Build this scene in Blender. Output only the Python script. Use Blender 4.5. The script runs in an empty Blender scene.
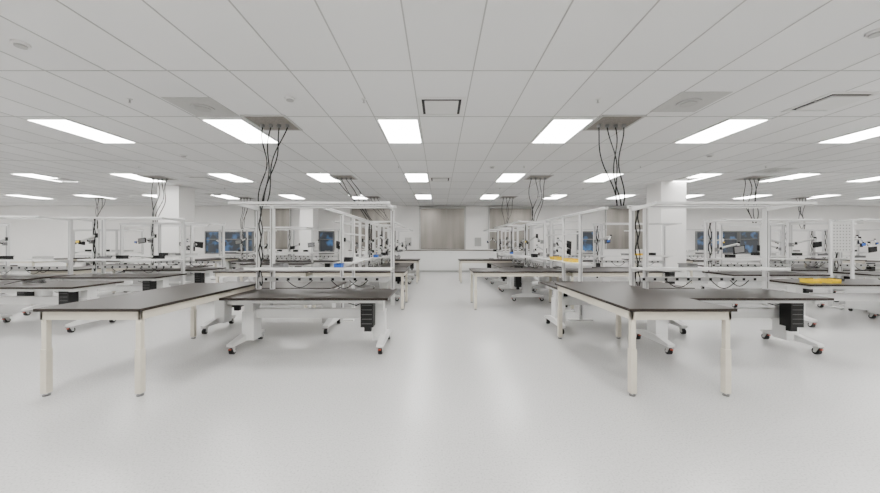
import bpy, bmesh, math, random
from mathutils import Vector
random.seed(4)
D=bpy.data; C=bpy.context
H=1.3; CZ=3.02
# ---------------- materials ----------------
def mat(name,col,rough=.5,metal=0,emit=None,es=0,noise=0,nscale=20,bump=0,stretch=None,spec=None):
    m=D.materials.new(name); m.use_nodes=True; nt=m.node_tree; b=nt.nodes['Principled BSDF']
    b.inputs['Base Color'].default_value=(*col,1); b.inputs['Roughness'].default_value=rough; b.inputs['Metallic'].default_value=metal
    if spec is not None: b.inputs['Specular IOR Level'].default_value=spec
    if emit: b.inputs['Emission Color'].default_value=(*emit,1); b.inputs['Emission Strength'].default_value=es
    if noise or bump:
        tc=nt.nodes.new('ShaderNodeTexCoord'); mp=nt.nodes.new('ShaderNodeMapping'); nz=nt.nodes.new('ShaderNodeTexNoise')
        nz.inputs['Scale'].default_value=nscale; nz.inputs['Detail'].default_value=3
        if stretch: mp.inputs['Scale'].default_value=stretch
        nt.links.new(tc.outputs['Object'],mp.inputs[0]); nt.links.new(mp.outputs[0],nz.inputs['Vector'])
        if noise:
            mr=nt.nodes.new('ShaderNodeMapRange'); mr.inputs['From Min'].default_value=.3; mr.inputs['From Max'].default_value=.7
            mr.inputs['To Min'].default_value=1-noise; mr.inputs['To Max'].default_value=1+noise
            vm=nt.nodes.new('ShaderNodeVectorMath'); vm.operation='SCALE'; vm.inputs[0].default_value=col
            nt.links.new(nz.outputs['Fac'],mr.inputs[0]); nt.links.new(mr.outputs[0],vm.inputs['Scale']); nt.links.new(vm.outputs[0],b.inputs['Base Color'])
        if bump:
            bp=nt.nodes.new('ShaderNodeBump'); bp.inputs['Strength'].default_value=bump; bp.inputs['Distance'].default_value=.01
            nt.links.new(nz.outputs['Fac'],bp.inputs['Height']); nt.links.new(bp.outputs[0],b.inputs['Normal'])
    return m
M_wall=mat('wall_paint',(.80,.79,.775),.7,noise=.01,nscale=3)
M_top=mat('epoxy_top',(.020,.014,.011),.36,noise=.15,nscale=40,spec=.22)
M_cream=mat('cream_steel',(.60,.56,.47),.4,noise=.02)
M_white=mat('white_powdercoat',(.70,.70,.69),.4,noise=.01)
M_alu=mat('aluminium_profile',(.60,.60,.595),.4,noise=.01)
M_slot=mat('profile_slot',(.10,.10,.10),.6,noise=.02)
M_grey=mat('grey_plastic',(.16,.16,.16),.45,noise=.05)
M_lgrey=mat('light_grey_metal',(.45,.45,.44),.4,noise=.03)
M_black=mat('black_plastic',(.006,.006,.006),.5,noise=.1,spec=.3)
M_red=mat('caster_brake_red',(.35,.05,.02),.5,noise=.05)
M_blue=mat('blue_plastic',(.02,.10,.45),.4,noise=.05)
M_yellow=mat('yellow_plastic',(.75,.52,.01),.4,noise=.05)
M_steel=mat('brushed_stainless',(.24,.225,.205),.32,1,noise=.18,nscale=4,stretch=(1,1,.12))
M_frame=mat('ceiling_grid_metal',(.42,.42,.41),.5,noise=.02)
M_perf=mat('perforated_metal',(.20,.18,.16),.5,noise=.25,nscale=60)
M_light=mat('light_diffuser',(1,1,1),.5,emit=(1,.985,.96),es=28)
# floor
def floor_mat():
    m=D.materials.new('speckled_vinyl_floor'); m.use_nodes=True; nt=m.node_tree; b=nt.nodes['Principled BSDF']
    tc=nt.nodes.new('ShaderNodeTexCoord')
    n1=nt.nodes.new('ShaderNodeTexNoise'); n1.inputs['Scale'].default_value=85; n1.inputs['Detail'].default_value=4
    n2=nt.nodes.new('ShaderNodeTexNoise'); n2.inputs['Scale'].default_value=.6
    for n in(n1,n2): nt.links.new(tc.outputs['Object'],n.inputs['Vector'])
    r=nt.nodes.new('ShaderNodeValToRGB'); e=r.color_ramp.elements
    e[0].position=.32; e[0].color=(.41,.41,.40,1); e[1].position=.64; e[1].color=(.565,.563,.555,1)
    x=e.new(.45); x.color=(.525,.523,.515,1)
    nt.links.new(n1.outputs['Fac'],r.inputs[0])
    mr=nt.nodes.new('ShaderNodeMapRange'); mr.inputs['To Min'].default_value=.95; mr.inputs['To Max'].default_value=1.05
    vm=nt.nodes.new('ShaderNodeVectorMath'); vm.operation='SCALE'
    nt.links.new(n2.outputs['Fac'],mr.inputs[0]); nt.links.new(r.outputs[0],vm.inputs[0]); nt.links.new(mr.outputs[0],vm.inputs['Scale'])
    nt.links.new(vm.outputs[0],b.inputs['Base Color']); b.inputs['Roughness'].default_value=.27
    return m
M_floor=floor_mat()
GX=-.27; GY=4.58
def ceil_mat():
    m=D.materials.new('acoustic_tile'); m.use_nodes=True; nt=m.node_tree; b=nt.nodes['Principled BSDF']
    g=nt.nodes.new('ShaderNodeNewGeometry'); mp=nt.nodes.new('ShaderNodeVectorMath'); mp.operation='SUBTRACT'; mp.inputs[1].default_value=(GX,GY,0)
    dv=nt.nodes.new('ShaderNodeVectorMath'); dv.operation='DIVIDE'; dv.inputs[1].default_value=(.61,1.22,100)
    fl=nt.nodes.new('ShaderNodeVectorMath'); fl.operation='FLOOR'
    wn=nt.nodes.new('ShaderNodeTexWhiteNoise'); wn.noise_dimensions='2D'
    mr=nt.nodes.new('ShaderNodeMapRange'); mr.inputs['To Min'].default_value=.74; mr.inputs['To Max'].default_value=.80
    nt.links.new(g.outputs['Position'],mp.inputs[0]); nt.links.new(mp.outputs[0],dv.inputs[0]); nt.links.new(dv.outputs[0],fl.inputs[0]); nt.links.new(fl.outputs[0],wn.inputs['Vector'])
    nt.links.new(wn.outputs['Value'],mr.inputs[0]); nt.links.new(mr.outputs[0],b.inputs['Base Color']); b.inputs['Roughness'].default_value=.85
    return m
M_ceil=ceil_mat()
def night_mat():
    m=D.materials.new('night_window_glass'); m.use_nodes=True; nt=m.node_tree; b=nt.nodes['Principled BSDF']
    tc=nt.nodes.new('ShaderNodeTexCoord'); n=nt.nodes.new('ShaderNodeTexNoise'); n.inputs['Scale'].default_value=2.5
    nt.links.new(tc.outputs['Object'],n.inputs['Vector'])
    r=nt.nodes.new('ShaderNodeValToRGB'); e=r.color_ramp.elements
    e[0].position=.5; e[0].color=(.03,.032,.036,1); e[1].position=.74; e[1].color=(.06,.15,.32,1)
    nt.links.new(n.outputs['Fac'],r.inputs[0]); nt.links.new(r.outputs[0],b.inputs['Emission Color']); b.inputs['Emission Strength'].default_value=1.4
    b.inputs['Base Color'].default_value=(.01,.015,.02,1); b.inputs['Roughness'].default_value=.1
    return m
M_night=night_mat()
# ---------------- mesh builder ----------------
class MB:
    def __init__(s): s.v=[]; s.f=[]; s.mi=[]; s.mats=[]
    def m(s,mt):
        if mt not in s.mats: s.mats.append(mt)
        return s.mats.index(mt)
    def box(s,x0,x1,y0,y1,z0,z1,mt):
        n=len(s.v); i=s.m(mt)
        s.v+=[(x0,y0,z0),(x1,y0,z0),(x1,y1,z0),(x0,y1,z0),(x0,y0,z1),(x1,y0,z1),(x1,y1,z1),(x0,y1,z1)]
        for q in((3,2,1,0),(4,5,6,7),(0,1,5,4),(1,2,6,5),(2,3,7,6),(3,0,4,7)):
            s.f.append([n+k for k in q]); s.mi.append(i)
    def prism(s,pts,axis,a,b,mt):
        n=len(s.v); i=s.m(mt); k=len(pts)
        for t in(a,b):
            for p in pts:
                s.v.append({'x':(t,p[0],p[1]),'y':(p[0],t,p[1]),'z':(p[0],p[1],t)}[axis])
        s.f.append(list(range(n,n+k))); s.mi.append(i); s.f.append(list(range(n+2*k-1,n+k-1,-1))); s.mi.append(i)
        for j in range(k): s.f.append([n+j,n+(j+1)%k,n+k+(j+1)%k,n+k+j]); s.mi.append(i)
    def tube(s,pts,r,mt,seg=8):
        pts=[Vector(p) for p in pts]; n=len(s.v); i=s.m(mt)
        for k,p in enumerate(pts):
            t=(pts[min(k+1,len(pts)-1)]-pts[max(k-1,0)]).normalized()
            up=Vector((0,0,1)) if abs(t.z)<.9 else Vector((0,1,0))
            a=t.cross(up).normalized(); b=t.cross(a)
            for j in range(seg):
                w=2*math.pi*j/seg; s.v.append(tuple(p+a*math.cos(w)*r+b*math.sin(w)*r))
        for k in range(len(pts)-1):
            for j in range(seg):
                s.f.append([n+k*seg+j,n+k*seg+(j+1)%seg,n+(k+1)*seg+(j+1)%seg,n+(k+1)*seg+j]); s.mi.append(i)
        s.f.append([n+j for j in range(seg)]); s.mi.append(i)
        e=n+(len(pts)-1)*seg; s.f.append([e+j for j in range(seg)][::-1]); s.mi.append(i)
    def mesh(s,name):
        me=D.meshes.new(name); me.from_pydata(s.v,[],s.f)
        for m_ in s.mats: me.materials.append(m_)
        for p,i in zip(me.polygons,s.mi): p.material_index=i
        bm=bmesh.new(); bm.from_mesh(me); bmesh.ops.recalc_face_normals(bm,faces=bm.faces); bm.to_mesh(me); bm.free()
        return me
def place(name,me,loc=(0,0,0),rz=0,bev=0,parent=None):
    o=D.objects.new(name,me); C.collection.objects.link(o); o.location=loc; o.rotation_euler=(0,0,rz)
    if bev:
        b=o.modifiers.new('bevel','BEVEL'); b.width=bev; b.segments=2; b.limit_method='ANGLE'
    if parent: o.parent=parent
    return o
# ---------------- room ----------------
XL,XR,YB,YF=-21,21,-4.5,15.6
def slab(name,a,mt):
    mb=MB(); mb.box(*a,mt); return place(name,mb.mesh(name))
slab('floor',(XL-.2,XR+.2,YB-.2,YF+.2,-.1,0),M_floor)
slab('ceiling',(XL-.2,XR+.2,YB-.2,YF+.2,CZ,CZ+.1),M_ceil)
slab('wall_back',(XL,XR,YF,YF+.2,0,CZ),M_wall)
slab('wall_front',(XL,XR,YB-.2,YB,0,CZ),M_wall)
slab('wall_left',(XL-.2,XL,YB,YF,0,CZ),M_wall)
slab('wall_right',(XR,XR+.2,YB,YF,0,CZ),M_wall)
slab('baseboard_back',(XL,XR,YF-.015,YF,0,.1),M_lgrey)
slab('baseboard_left',(XL,XL+.015,YB,YF-.02,0,.1),M_lgrey)
slab('baseboard_right',(XR-.015,XR,YB,YF-.02,0,.1),M_lgrey)
# ceiling grid
mb=MB()
x=GX-.61*34
while x<XR:
    if x>XL: mb.box(x-.006,x+.006,YB,YF,CZ-.003,CZ+.001,M_frame)
    x+=.61
y=GY-1.22*7
while y<YF:
    mb.box(XL,XR,y-.006,y+.006,CZ-.0035,CZ+.001,M_frame); y+=1.22
place('ceiling_grid',mb.mesh('ceiling_grid'))
# lights
mb=MB(); w,l=.27,.54
mb.box(-w,w,-l,l,-.006,0,M_light)
for a in((-w-.02,-w,-l-.02,l+.02),(w,w+.02,-l-.02,l+.02),(-w,w,-l-.02,-l),(-w,w,l,l+.02)): mb.box(*a,-.012,0,M_white)
me=mb.mesh('ceiling_light')
for k in range(-2,3):
    for n in range(-8,9):
        place('ceiling_light',me,(-.575+2.44*n,5.22+3.66*k,CZ))
# diffusers
mb=MB()
def ring(mb,a,b,z0,z1,mt):
    for q in((-a,-b,-a,a),(b,a,-a,a),(-b,b,-a,-b),(-b,b,b,a)): mb.box(*q,z0,z1,mt)
ring(mb,.29,.24,-.012,0,M_white); mb.box(-.24,.24,-.24,.24,-.003,0,M_black); mb.box(-.205,.205,-.205,.19,-.025,-.012,M_white); mb.box(-.05,.05,-.05,.05,-.014,-.001,M_white)
m_diff=mb.mesh('air_diffuser')
for x,y in((.03,4.25),(4.76,4.11),(-6.6,4.2),(.03,9.1),(-6.3,9.0),(6.6,9.0),(-3.0,12.2),(3.9,12.4),(9.4,9.2),(-10.2,9.1)): place('air_diffuser',m_diff,(x,y,CZ))
mb=MB(); mb.box(-.29,.29,-.29,.29,-.006,0,M_lgrey)
mb.tube([(0,0,-.001),(0,0,-.02)],.13,M_lgrey,24); mb.tube([(0,0,-.02),(0,0,-.028)],.09,M_frame,24)
m_spk=mb.mesh('ceiling_speaker')
for x,y in((-2.99,4.27),(3.05,4.12),(-8.1,4.3),(7.9,8.0),(-7.9,12)): place('ceiling_speaker',m_spk,(x,y,CZ))
mb=MB(); mb.tube([(0,0,0),(0,0,-.02)],.06,M_white,20); mb.tube([(0,0,-.02),(0,0,-.035)],.04,M_lgrey,20)
me=mb.mesh('smoke_detector')
for x,y in((-1.77,4.0),(-3.6,2.9),(3.55,2.74),(5.3,6.6),(-5,6.6),(1.2,7.6)): place('smoke_detector',me,(x,y,CZ))
mb=MB(); mb.tube([(0,0,0),(0,0,-.006)],.03,M_white,14); mb.tube([(0,0,-.006),(0,0,-.04)],.008,M_lgrey); mb.tube([(0,0,-.04),(0,0,-.043)],.016,M_lgrey,10)
me=mb.mesh('ceiling_sprinkler')
for x in(-7,-4,-1.2,1.6,4.2,7):
    for y in(3.9,7.4,10.4): place('ceiling_sprinkler',me,(x+.3,y+.13,CZ))
# columns
for x0,x1,y0 in((-8.37,-7.72,10.0),(6.16,6.86,9.35),(-5.75,-5.2,13.9)):
    mb=MB(); mb.box(x0,x1,y0,y0+.65,0,CZ,M_wall); mb.box(x0-.012,x1+.012,y0-.012,y0+.662,0,.1,M_lgrey)
    place('column',mb.mesh('column'))
# windows in back wall
def px2x(px,z=15.55): return (px-439)/337*z
wi=0
for a,b in((206,222),(224,240),(243,252),(303,318),(320,333),(578,598),(697,714),(717,737),(740,758)):
    wi+=1; x0,x1=px2x(a),px2x(b); mb=MB(); z0,z1=.85,1.8; y=YF-.03
    mb.box(x0,x1,y,y+.029,z0,z1,M_night)
    for q in((x0-.05,x0,z0-.05,z1+.05),(x1,x1+.05,z0-.05,z1+.05),(x0,x1,z0-.05,z0),(x0,x1,z1,z1+.05)): mb.box(q[0],q[1],y-.04,y+.03,q[2],q[3],M_grey)
    mb.box(x0,x1,y-.02,y,1.45,1.49,M_grey)
    place('window_%d'%wi,mb.mesh('window'))
# stainless roll-up shutters
for a,b in((351,392),(420,465),(489,532),(606,656),(255,290)):
    x0,x1=px2x(a),px2x(b); mb=MB(); y=YF-.05; z0,z1=1.02,2.93
    mb.box(x0,x1,y+.015,y+.049,z0,z1,M_steel)
    z=z0+.03
    while z<z1-.1: mb.box(x0+.03,x1-.03,y+.008,y+.015,z,z+.2,M_steel); z+=.205
    mb.box(x0-.03,x0+.03,y-.02,y+.049,z0,z1,M_lgrey); mb.box(x1-.03,x1+.03,y-.02,y+.049,z0,z1,M_lgrey)
    mb.box(x0-.03,x1+.03,y-.1,y+.049,z1-.04,z1+.05,M_lgrey)
    place('roll_up_shutter',mb.mesh('roll_up_shutter'))
mb=MB(); mb.box(-.15,.15,-.02,0,-.2,.2,M_lgrey); mb.box(-.13,.13,-.024,-.02,-.18,.18,M_frame)
me=mb.mesh('wall_dispenser')
for px in(408,478): place('wall_dispenser',me,(px2x(px),YF,1.35))
# back counter
mb=MB(); x0,x1=px2x(352),px2x(532); y=15.0
mb.box(x0,x1,y+.04,15.58,.08,.95,M_white); mb.box(x0,x1,y+.09,15.58,0,.08,M_lgrey); mb.box(x0-.03,x1+.03,y,15.58,.95,.99,M_steel)
n=10; dx=(x1-x0)/n
for i in range(n):
    mb.box(x0+i*dx+.006,x0+(i+1)*dx-.006,y+.022,y+.04,.1,.94,M_white)
    mb.tube([(x0+i*dx+dx*.5-.06,y+.005,.86),(x0+i*dx+dx*.5+.06,y+.005,.86)],.006,M_lgrey)
place('base_cabinet_counter',mb.mesh('base_cabinet_counter'))
# ---------------- lab table ----------------
mb=MB(); W,L=.9,1.83
mb.box(-W/2,W/2,-L/2,L/2,.725,.75,M_top)
iw,il=W/2-.025,L/2-.03
for sx in(-1,1):
    mb.box(min(sx*iw,sx*(iw-.025)),max(sx*iw,sx*(iw-.025)),-il,il,.65,.725,M_cream)
for sy in(-1,1):
    mb.box(-iw,iw,min(sy*il,sy*(il-.025)),max(sy*il,sy*(il-.025)),.65,.725,M_cream)
for sx in(-1,1):
    for sy in(-1,1):
        cx,cy=sx*(iw-.026),sy*(il-.026)
        mb.box(cx-.021,cx+.021,cy-.021,cy+.021,.38,.724,M_cream)
        mb.box(cx-.026,cx+.026,cy-.026,cy+.026,.025,.40,M_cream)
        mb.tube([(cx,cy,0),(cx,cy,.012)],.026,M_grey,14); mb.tube([(cx,cy,.012),(cx,cy,.03)],.01,M_lgrey)
m_table=mb.mesh('lab_table')
# ---------------- adjustable bench ----------------
def bench_mesh(Lx=1.85,gantry=True,dual=True):
    mb=MB(); D_=.8; h=.67; X=Lx/2
    mb.box(-X,X,-D_,0,h-.028,h,M_top)
    mb.box(-X+.08,X-.08,-D_+.1,-D_+.14,h-.075,h-.028,M_white); mb.box(-X+.08,X-.08,-.14,-.1,h-.075,h-.028,M_white)
    lx=X-.10
    for s in(-1,1):
        c=s*lx; cc=s*(lx-.06)
        mb.box(c-.03,c+.03,-D_+.08,-.06,h-.08,h-.03,M_white)
        mb.box(cc-.075,cc+.075,-.50,-.32,.10,.46,M_white)
        mb.box(cc-.055,cc+.055,-.48,-.34,.46,h-.03,M_white)
        mb.prism([(-.76,.095),(-.76,.125),(-.50,.175),(-.30,.175),(-.06,.125),(-.06,.095)],'x',c-.04,c+.04,M_white)
        for yy in(-.72,-.10):
            mb.tube([(c,yy,.095),(c,yy,.082)],.03,M_lgrey,12)
            for q in((c-.03,c-.024),(c+.024,c+.03)):
                mb.prism([(yy-.035,.085),(yy+.02,.085),(yy+.02,.03),(yy-.005,.03)],'x',q[0],q[1],M_lgrey)
            mb.tube([(c-.022,yy+.008,.038),(c+.022,yy+.008,.038)],.038,M_black,16)
            mb.tube([(c-.033,yy+.008,.038),(c+.033,yy+.008,.038)],.014,M_lgrey,10)
            mb.box(c-.014,c+.014,yy-.05,yy-.03,.06,.074,M_red)
    mb.box(-lx,lx,-.44,-.38,.36,.48,M_white)
    bx=X-.27; mb.box(bx-.075,bx+.075,-.66,-.52,.30,h-.03,M_black)
    for i in range(5): mb.box(bx-.06,bx+.06,-.664,-.66,.34+i*.055,.346+i*.055,M_slot)
    mb.box(bx-.04,bx+.04,-.62,-.56,.24,.30,M_black)
    mb.tube([(bx-.3,-.55,.64),(bx-.25,-.55,.57),(bx-.15,-.55,.54),(bx-.075,-.58,.58)],.006,M_black,6)
    if gantry:
        for s in(-1,1):
            for dx in((0,.19) if (s<0 and dual) else (0,)):
                c=s*(X-.05)+dx
                mb.box(c-.024,c+.024,-.07,-.015,.45,1.80,M_alu)
                mb.box(c-.005,c+.005,-.0715,-.07,.68,1.77,M_slot); mb.box(c-.005,c+.005,-.015,-.0135,.5,1.77,M_slot)
                mb.prism([(-.07,.955),(-.07,.90),(-.32,.955)],'x',c-.006,c+.006,M_alu)
            c=s*(X-.05)
            mb.prism([(-.07,1.735),(-.60,1.765),(-.60,1.79),(-.07,1.79)],'x',c-.015,c+.015,M_alu)
        mb.box(-X,X,-.065,-.02,1.775,1.815,M_alu); mb.box(-X,X,-.0665,-.065,1.791,1.797,M_slot)
        mb.box(-X,X,-.63,-.58,1.765,1.795,M_alu); mb.box(-X+.06,X-.06,-.625,-.585,1.762,1.765,M_lgrey)
        mb.box(-X+.02,X-.02,-.34,-.072,.957,.97,M_white); mb.box(-X+.02,X-.02,-.345,-.337,.95,.985,M_white)
        mb.box(-X+.1,X-.1,-.30,-.10,.948,.957,M_lgrey)
        mb.box(-X+.08,X-.08,-.10,-.072,.78,.84,M_alu)
        k=-X+.18
        while k<X-.18: mb.box(k-.018,k+.018,-.103,-.10,.793,.827,M_black); k+=.15
        for j,r in((0,.010),(1,.008)):
            pts=[(-X+.09+.025*j+.016*math.sin(t*1.1+j*2),-.085-.012*j,1.80-t*.06) for t in range(19)]
            mb.tube(pts,r,M_black,6)
        for k,(a,b,dp) in enumerate(((-.5,-.15,.10),(.1,.45,.11),(.35,.6,.08))):
            pts=[(a+(b-a)*t/8,-.115-.01*k,.80-dp*math.sin(t/8*math.pi)) for t in range(9)]
            mb.tube(pts,.006,M_black,6)
    return mb.mesh('adjustable_lab_bench')
m_bench=bench_mesh(1.93); m_bench2=bench_mesh(1.62,True,False); m_plain=bench_mesh(1.93,False)
# ---------------- clutter ----------------
def arm_mesh(tip,head):
    mb=MB()
    mb.box(-.03,.03,-.03,.03,-.04,.04,M_grey)
    mb.tube([(0,-.03,0),(.02,-.08,.02)],.014,M_lgrey)
    mb.tube([(.02,-.08,.0),(.02,-.08,.06)],.024,M_black,12)
    mb.tube([(.02,-.08,.04),(.30,-.20,.13)],.021,M_lgrey)
    mb.tube([(.30,-.20,.08),(.30,-.20,.17)],.024,M_black,12)
    mb.tube([(.30,-.20,.13),(.14,-.36,-.0)],.018,M_lgrey)
    mb.tube([(.14,-.36,.03),(.14,-.36,-.05)],.022,M_black,12)
    k=head
    mb.prism([(.14-.09*k,-.07*k),(.14+.09*k,-.04*k),(.14+.085*k,.08*k),(.14-.1*k,.06*k)],'y',-.40,-.38,M_black)
    mb.prism([(.14-.075*k,-.05*k),(.14+.075*k,-.03*k),(.14+.07*k,.065*k),(.14-.085*k,.045*k)],'y',-.403,-.40,tip)
    return mb.mesh('articulated_arm')
m_arms=[arm_mesh(M_grey,1.0),arm_mesh(M_grey,1.3),arm_mesh(M_black,.9),arm_mesh(M_grey,1.1),arm_mesh(M_blue,.5),arm_mesh(M_yellow,.4)]
def bin_mesh(c,a=.09,b=.11,h=.09):
    mb=MB(); t=.006
    mb.box(-a,a,-b,b,0,t,c)
    mb.box(-a,-a+t,-b,b,t,h,c); mb.box(a-t,a,-b,b,t,h,c); mb.box(-a+t,a-t,b-t,b,t,h,c); mb.box(-a+t,a-t,-b,-b+t,t,h*.55,c)
    mb.box(-a-.008,a+.008,b-t,b+.006,h-.012,h,c)
    return mb.mesh('storage_bin')
m_bins=[bin_mesh(M_blue,.05,.05,.06),bin_mesh(M_yellow,.08,.09,.06),bin_mesh(M_grey,.07,.08,.06),bin_mesh(M_lgrey,.09,.1,.07),bin_mesh(M_black,.07,.06,.08)]
def cableloop():
    mb=MB(); pts=[]
    for i in range(60):
        a=i/59*math.pi*5; r=.08+.015*math.sin(i*1.3); pts.append((r*math.cos(a)*1.3,r*math.sin(a),.008+.0008*i))
    pts+= [(-.22,.02,.03),(-.3,.03,.01)]
    mb.tube(pts,.006,M_black,6); return mb.mesh('coiled_cable')
m_coil=cableloop()
def bench(x,y,rz=0,kind=0,rich=1):
    """x,y = centre of the BACK edge of the bench; faces -y when rz=0"""
    me=(m_bench,m_bench2,m_plain)[kind]; Lx=(1.93,1.62,1.93)[kind]
    place('adjustable_lab_bench',me,(x,y,0),rz,.003)
    def w(lx,ly):
        c,s=math.cos(rz),math.sin(rz); return x+lx*c-ly*s,y+lx*s+ly*c
    X=Lx/2; r=random.random
    if rich==0: return
    if kind!=2:
        a,b=w(-X+.05 if r()<.6 else X-.05,-.10); place('articulated_arm',random.choice(m_arms),(a,b,1.22+r()*.14),rz)
        if r()<.6:
            a,b=w(-X+(.25 if kind==0 else .05),-.10); place('articulated_arm',random.choice(m_arms[:4]),(a,b,1.08+r()*.08),rz)
        for i in range(4):
            if r()<.55:
                a,b=w(-.6+i*.36+r()*.1,-.2); place('storage_bin',random.choice(m_bins[2:] if r()<.8 else m_bins),(a,b,.97),rz)
    if r()<.6:
        a,b=w(-.4+r()*.5,-.4); place('coiled_cable',m_coil,(a,b,.67),rz+r()*3)
def table(x,y,rz=0): place('lab_table',m_table,(x,y,0),rz,.003)
# service drop
def drop(x,y,low=1.825,n=4,dx=-.1,seed=None):
    mb=MB(); mb.box(-.27,.27,-.28,.28,-.010,0,M_perf); ring(mb,.30,.27,-.014,0,M_lgrey)
    for i in range(4): mb.tube([(-.18+i*.12,.05,-.010),(-.18+i*.12,.05,-.05)],.028,M_grey,12)
    rr=random.Random(int(x*100+y*10))
    for i in range(n):
        sx=-.18+i*.12; pts=[]; a=rr.uniform(.04,.10); ph=rr.uniform(0,6); ex=dx+i*.035+rr.uniform(-.02,.02)
        zl=low-CZ; f=rr.uniform(3,5)
        for k in range(21):
            t=k/20; e=math.sin(t*math.pi)
            pts.append((sx*(1-t)+ex*t+a*e*math.sin(ph+t*f),.05-.12*t+a*e*math.cos(ph+t*f*1.1),-.05+(zl+.05)*t))
        mb.tube(pts,.009,M_black,6)
    place('ceiling_service_drop',mb.mesh('ceiling_service_drop'),(x,y,CZ))
def module(p,z0,rich=1,back=0,dd=.05,dx=-.1):
    bench(p+.98,z0-.03,0,0,rich)
    bench(p+.05,z0+.04,math.pi,back,rich)
    drop(p+dd,z0+.14,dx=dx)
module(-2.53,4.68,0,2,.16,-.16); table(-2.945,3.73)
module(2.57,4.68,0,2,-.08,.0); table(2.045,3.73)
place('storage_bin',m_bins[0],(-1.33,4.47,.97)); place('storage_bin',m_bins[2],(-2.1,4.47,.97)); place('storage_bin',m_bins[2],(3.3,4.47,.97))
# overhead rail frames bridging along the row
def rail(x,y0,y1,posts):
    mb=MB(); mb.box(-.025,.025,y0,y1,1.775,1.815,M_alu); mb.box(-.02,.02,posts[0],y1,1.45,1.475,M_alu)
    mb.box(-.0265,-.025,y0,y1,1.791,1.797,M_slot); mb.box(.025,.0265,y0,y1,1.791,1.797,M_slot)
    mb.box(-.14,.14,posts[0],y1,.95,.965,M_white)
    for p in posts:
        mb.box(-.024,.024,p-.025,p+.025,.02,1.775,M_alu); mb.box(-.2,.2,p-.03,p+.03,0,.03,M_white)
        mb.box(-.005,.005,p-.0265,p-.025,.1,1.75,M_slot)
    place('overhead_rail_frame',mb.mesh('overhead_rail_frame'),(x,0,0),0,.002)
rail(2.36,4.75,7.38,[5.62,6.38]); rail(-1.62,4.75,7.38,[5.62,6.38])
for y in(5.85,6.1,6.6,6.85): place('storage_bin',m_bins[1],(2.36,y,.965),0)
place('storage_bin',m_bins[4],(-1.62,6.0,.965),0)
def longrow(xc):
    for yc in(8.25,9.92,12.65):
        bench(xc+.03,yc,math.pi/2,1)
        bench(xc-.03,yc,-math.pi/2,1)
longrow(-1.68); longrow(2.42)
table(-1.57,6.95,math.pi/2); table(1.57,6.95,math.pi/2)
table(-1.57,11.3,math.pi/2); table(1.57,11.3,math.pi/2)
table(3.45,6.95,math.pi/2); table(-3.45,6.95,math.pi/2)
for x in(-2.5,2.6):
    for y in(8.8,12.6):
        drop(x,y,1.825,4,.7 if x<0 else -.2)
# side rows
for p in(-7.45,-13.0,8.25,13.8):
    for z0 in(8.75,12.7):
        module(p,z0)
        if not(p==8.25 and z0<9): table(p-.5,z0-.96)
bench(-6.2,5.6,0,2); bench(-6.2,7.0,0,0); bench(-8.25,6.75,0,0); bench(-10.3,6.75,0,0)
bench(6.6,5.9,0,2); bench(8.7,5.9,0,2); bench(6.82,7.5,0,0); bench(9.6,7.5,0,0)
for x,y in((-5.0,10.9),(5.0,8.9),(5.0,12.6),(-4.6,12.4)): bench(x,y)
for x in(5.9,6.2,9.0): place('storage_bin',m_bins[1],(x,5.35,.67))
# pegboard rack
mb=MB()
for s in(-1,1): mb.box(s*.22-.02,s*.22+.02,-.02,.02,.02,1.75,M_alu); mb.box(s*.22-.03,s*.22+.03,-.2,.2,0,.03,M_white)
mb.box(-.20,.20,-.008,.008,1.12,1.72,M_lgrey)
for i in range(6):
    for j in range(9): mb.box(-.16+i*.063-.012,-.16+i*.063+.012,-.010,-.008,1.15+j*.062,1.174+j*.062,M_grey)
place('pegboard_rack',mb.mesh('pegboard_rack'),(8.12,6.8,0))
# mobile pedestals
mb=MB(); mb.box(-.2,.2,-.25,.25,.07,.55,M_white)
for i in range(3): mb.box(-.19,.19,-.268,-.25,.085+i*.155,.23+i*.155,M_white); mb.box(-.06,.06,-.28,-.268,.19+i*.155,.205+i*.155,M_grey)
for sx in(-.16,.16):
    for sy in(-.2,.2): mb.tube([(sx-.012,sy,.03),(sx+.012,sy,.03)],.03,M_black,12); mb.box(sx-.015,sx+.015,sy-.015,sy+.015,.05,.07,M_lgrey)
m_ped=mb.mesh('mobile_drawer_pedestal')
for x,y in((8.0,6.22),(8.5,6.22),(-4.9,7.6),(11.3,6.9)): place('mobile_drawer_pedestal',m_ped,(x,y,0),0,.003)
# ---------------- camera / world ----------------
w=D.worlds.new('world'); C.scene.world=w; w.use_nodes=True; w.node_tree.nodes['Background'].inputs[0].default_value=(.5,.55,.6,1); w.node_tree.nodes['Background'].inputs[1].default_value=.3
cam=D.cameras.new('camera'); co=D.objects.new('camera',cam); C.collection.objects.link(co)
co.location=(0,0,H); co.rotation_euler=(math.pi/2,0,0); cam.sensor_width=36; cam.lens=337/880*36; cam.shift_x=.0011; cam.shift_y=-.004; cam.clip_start=.05
C.scene.camera=co
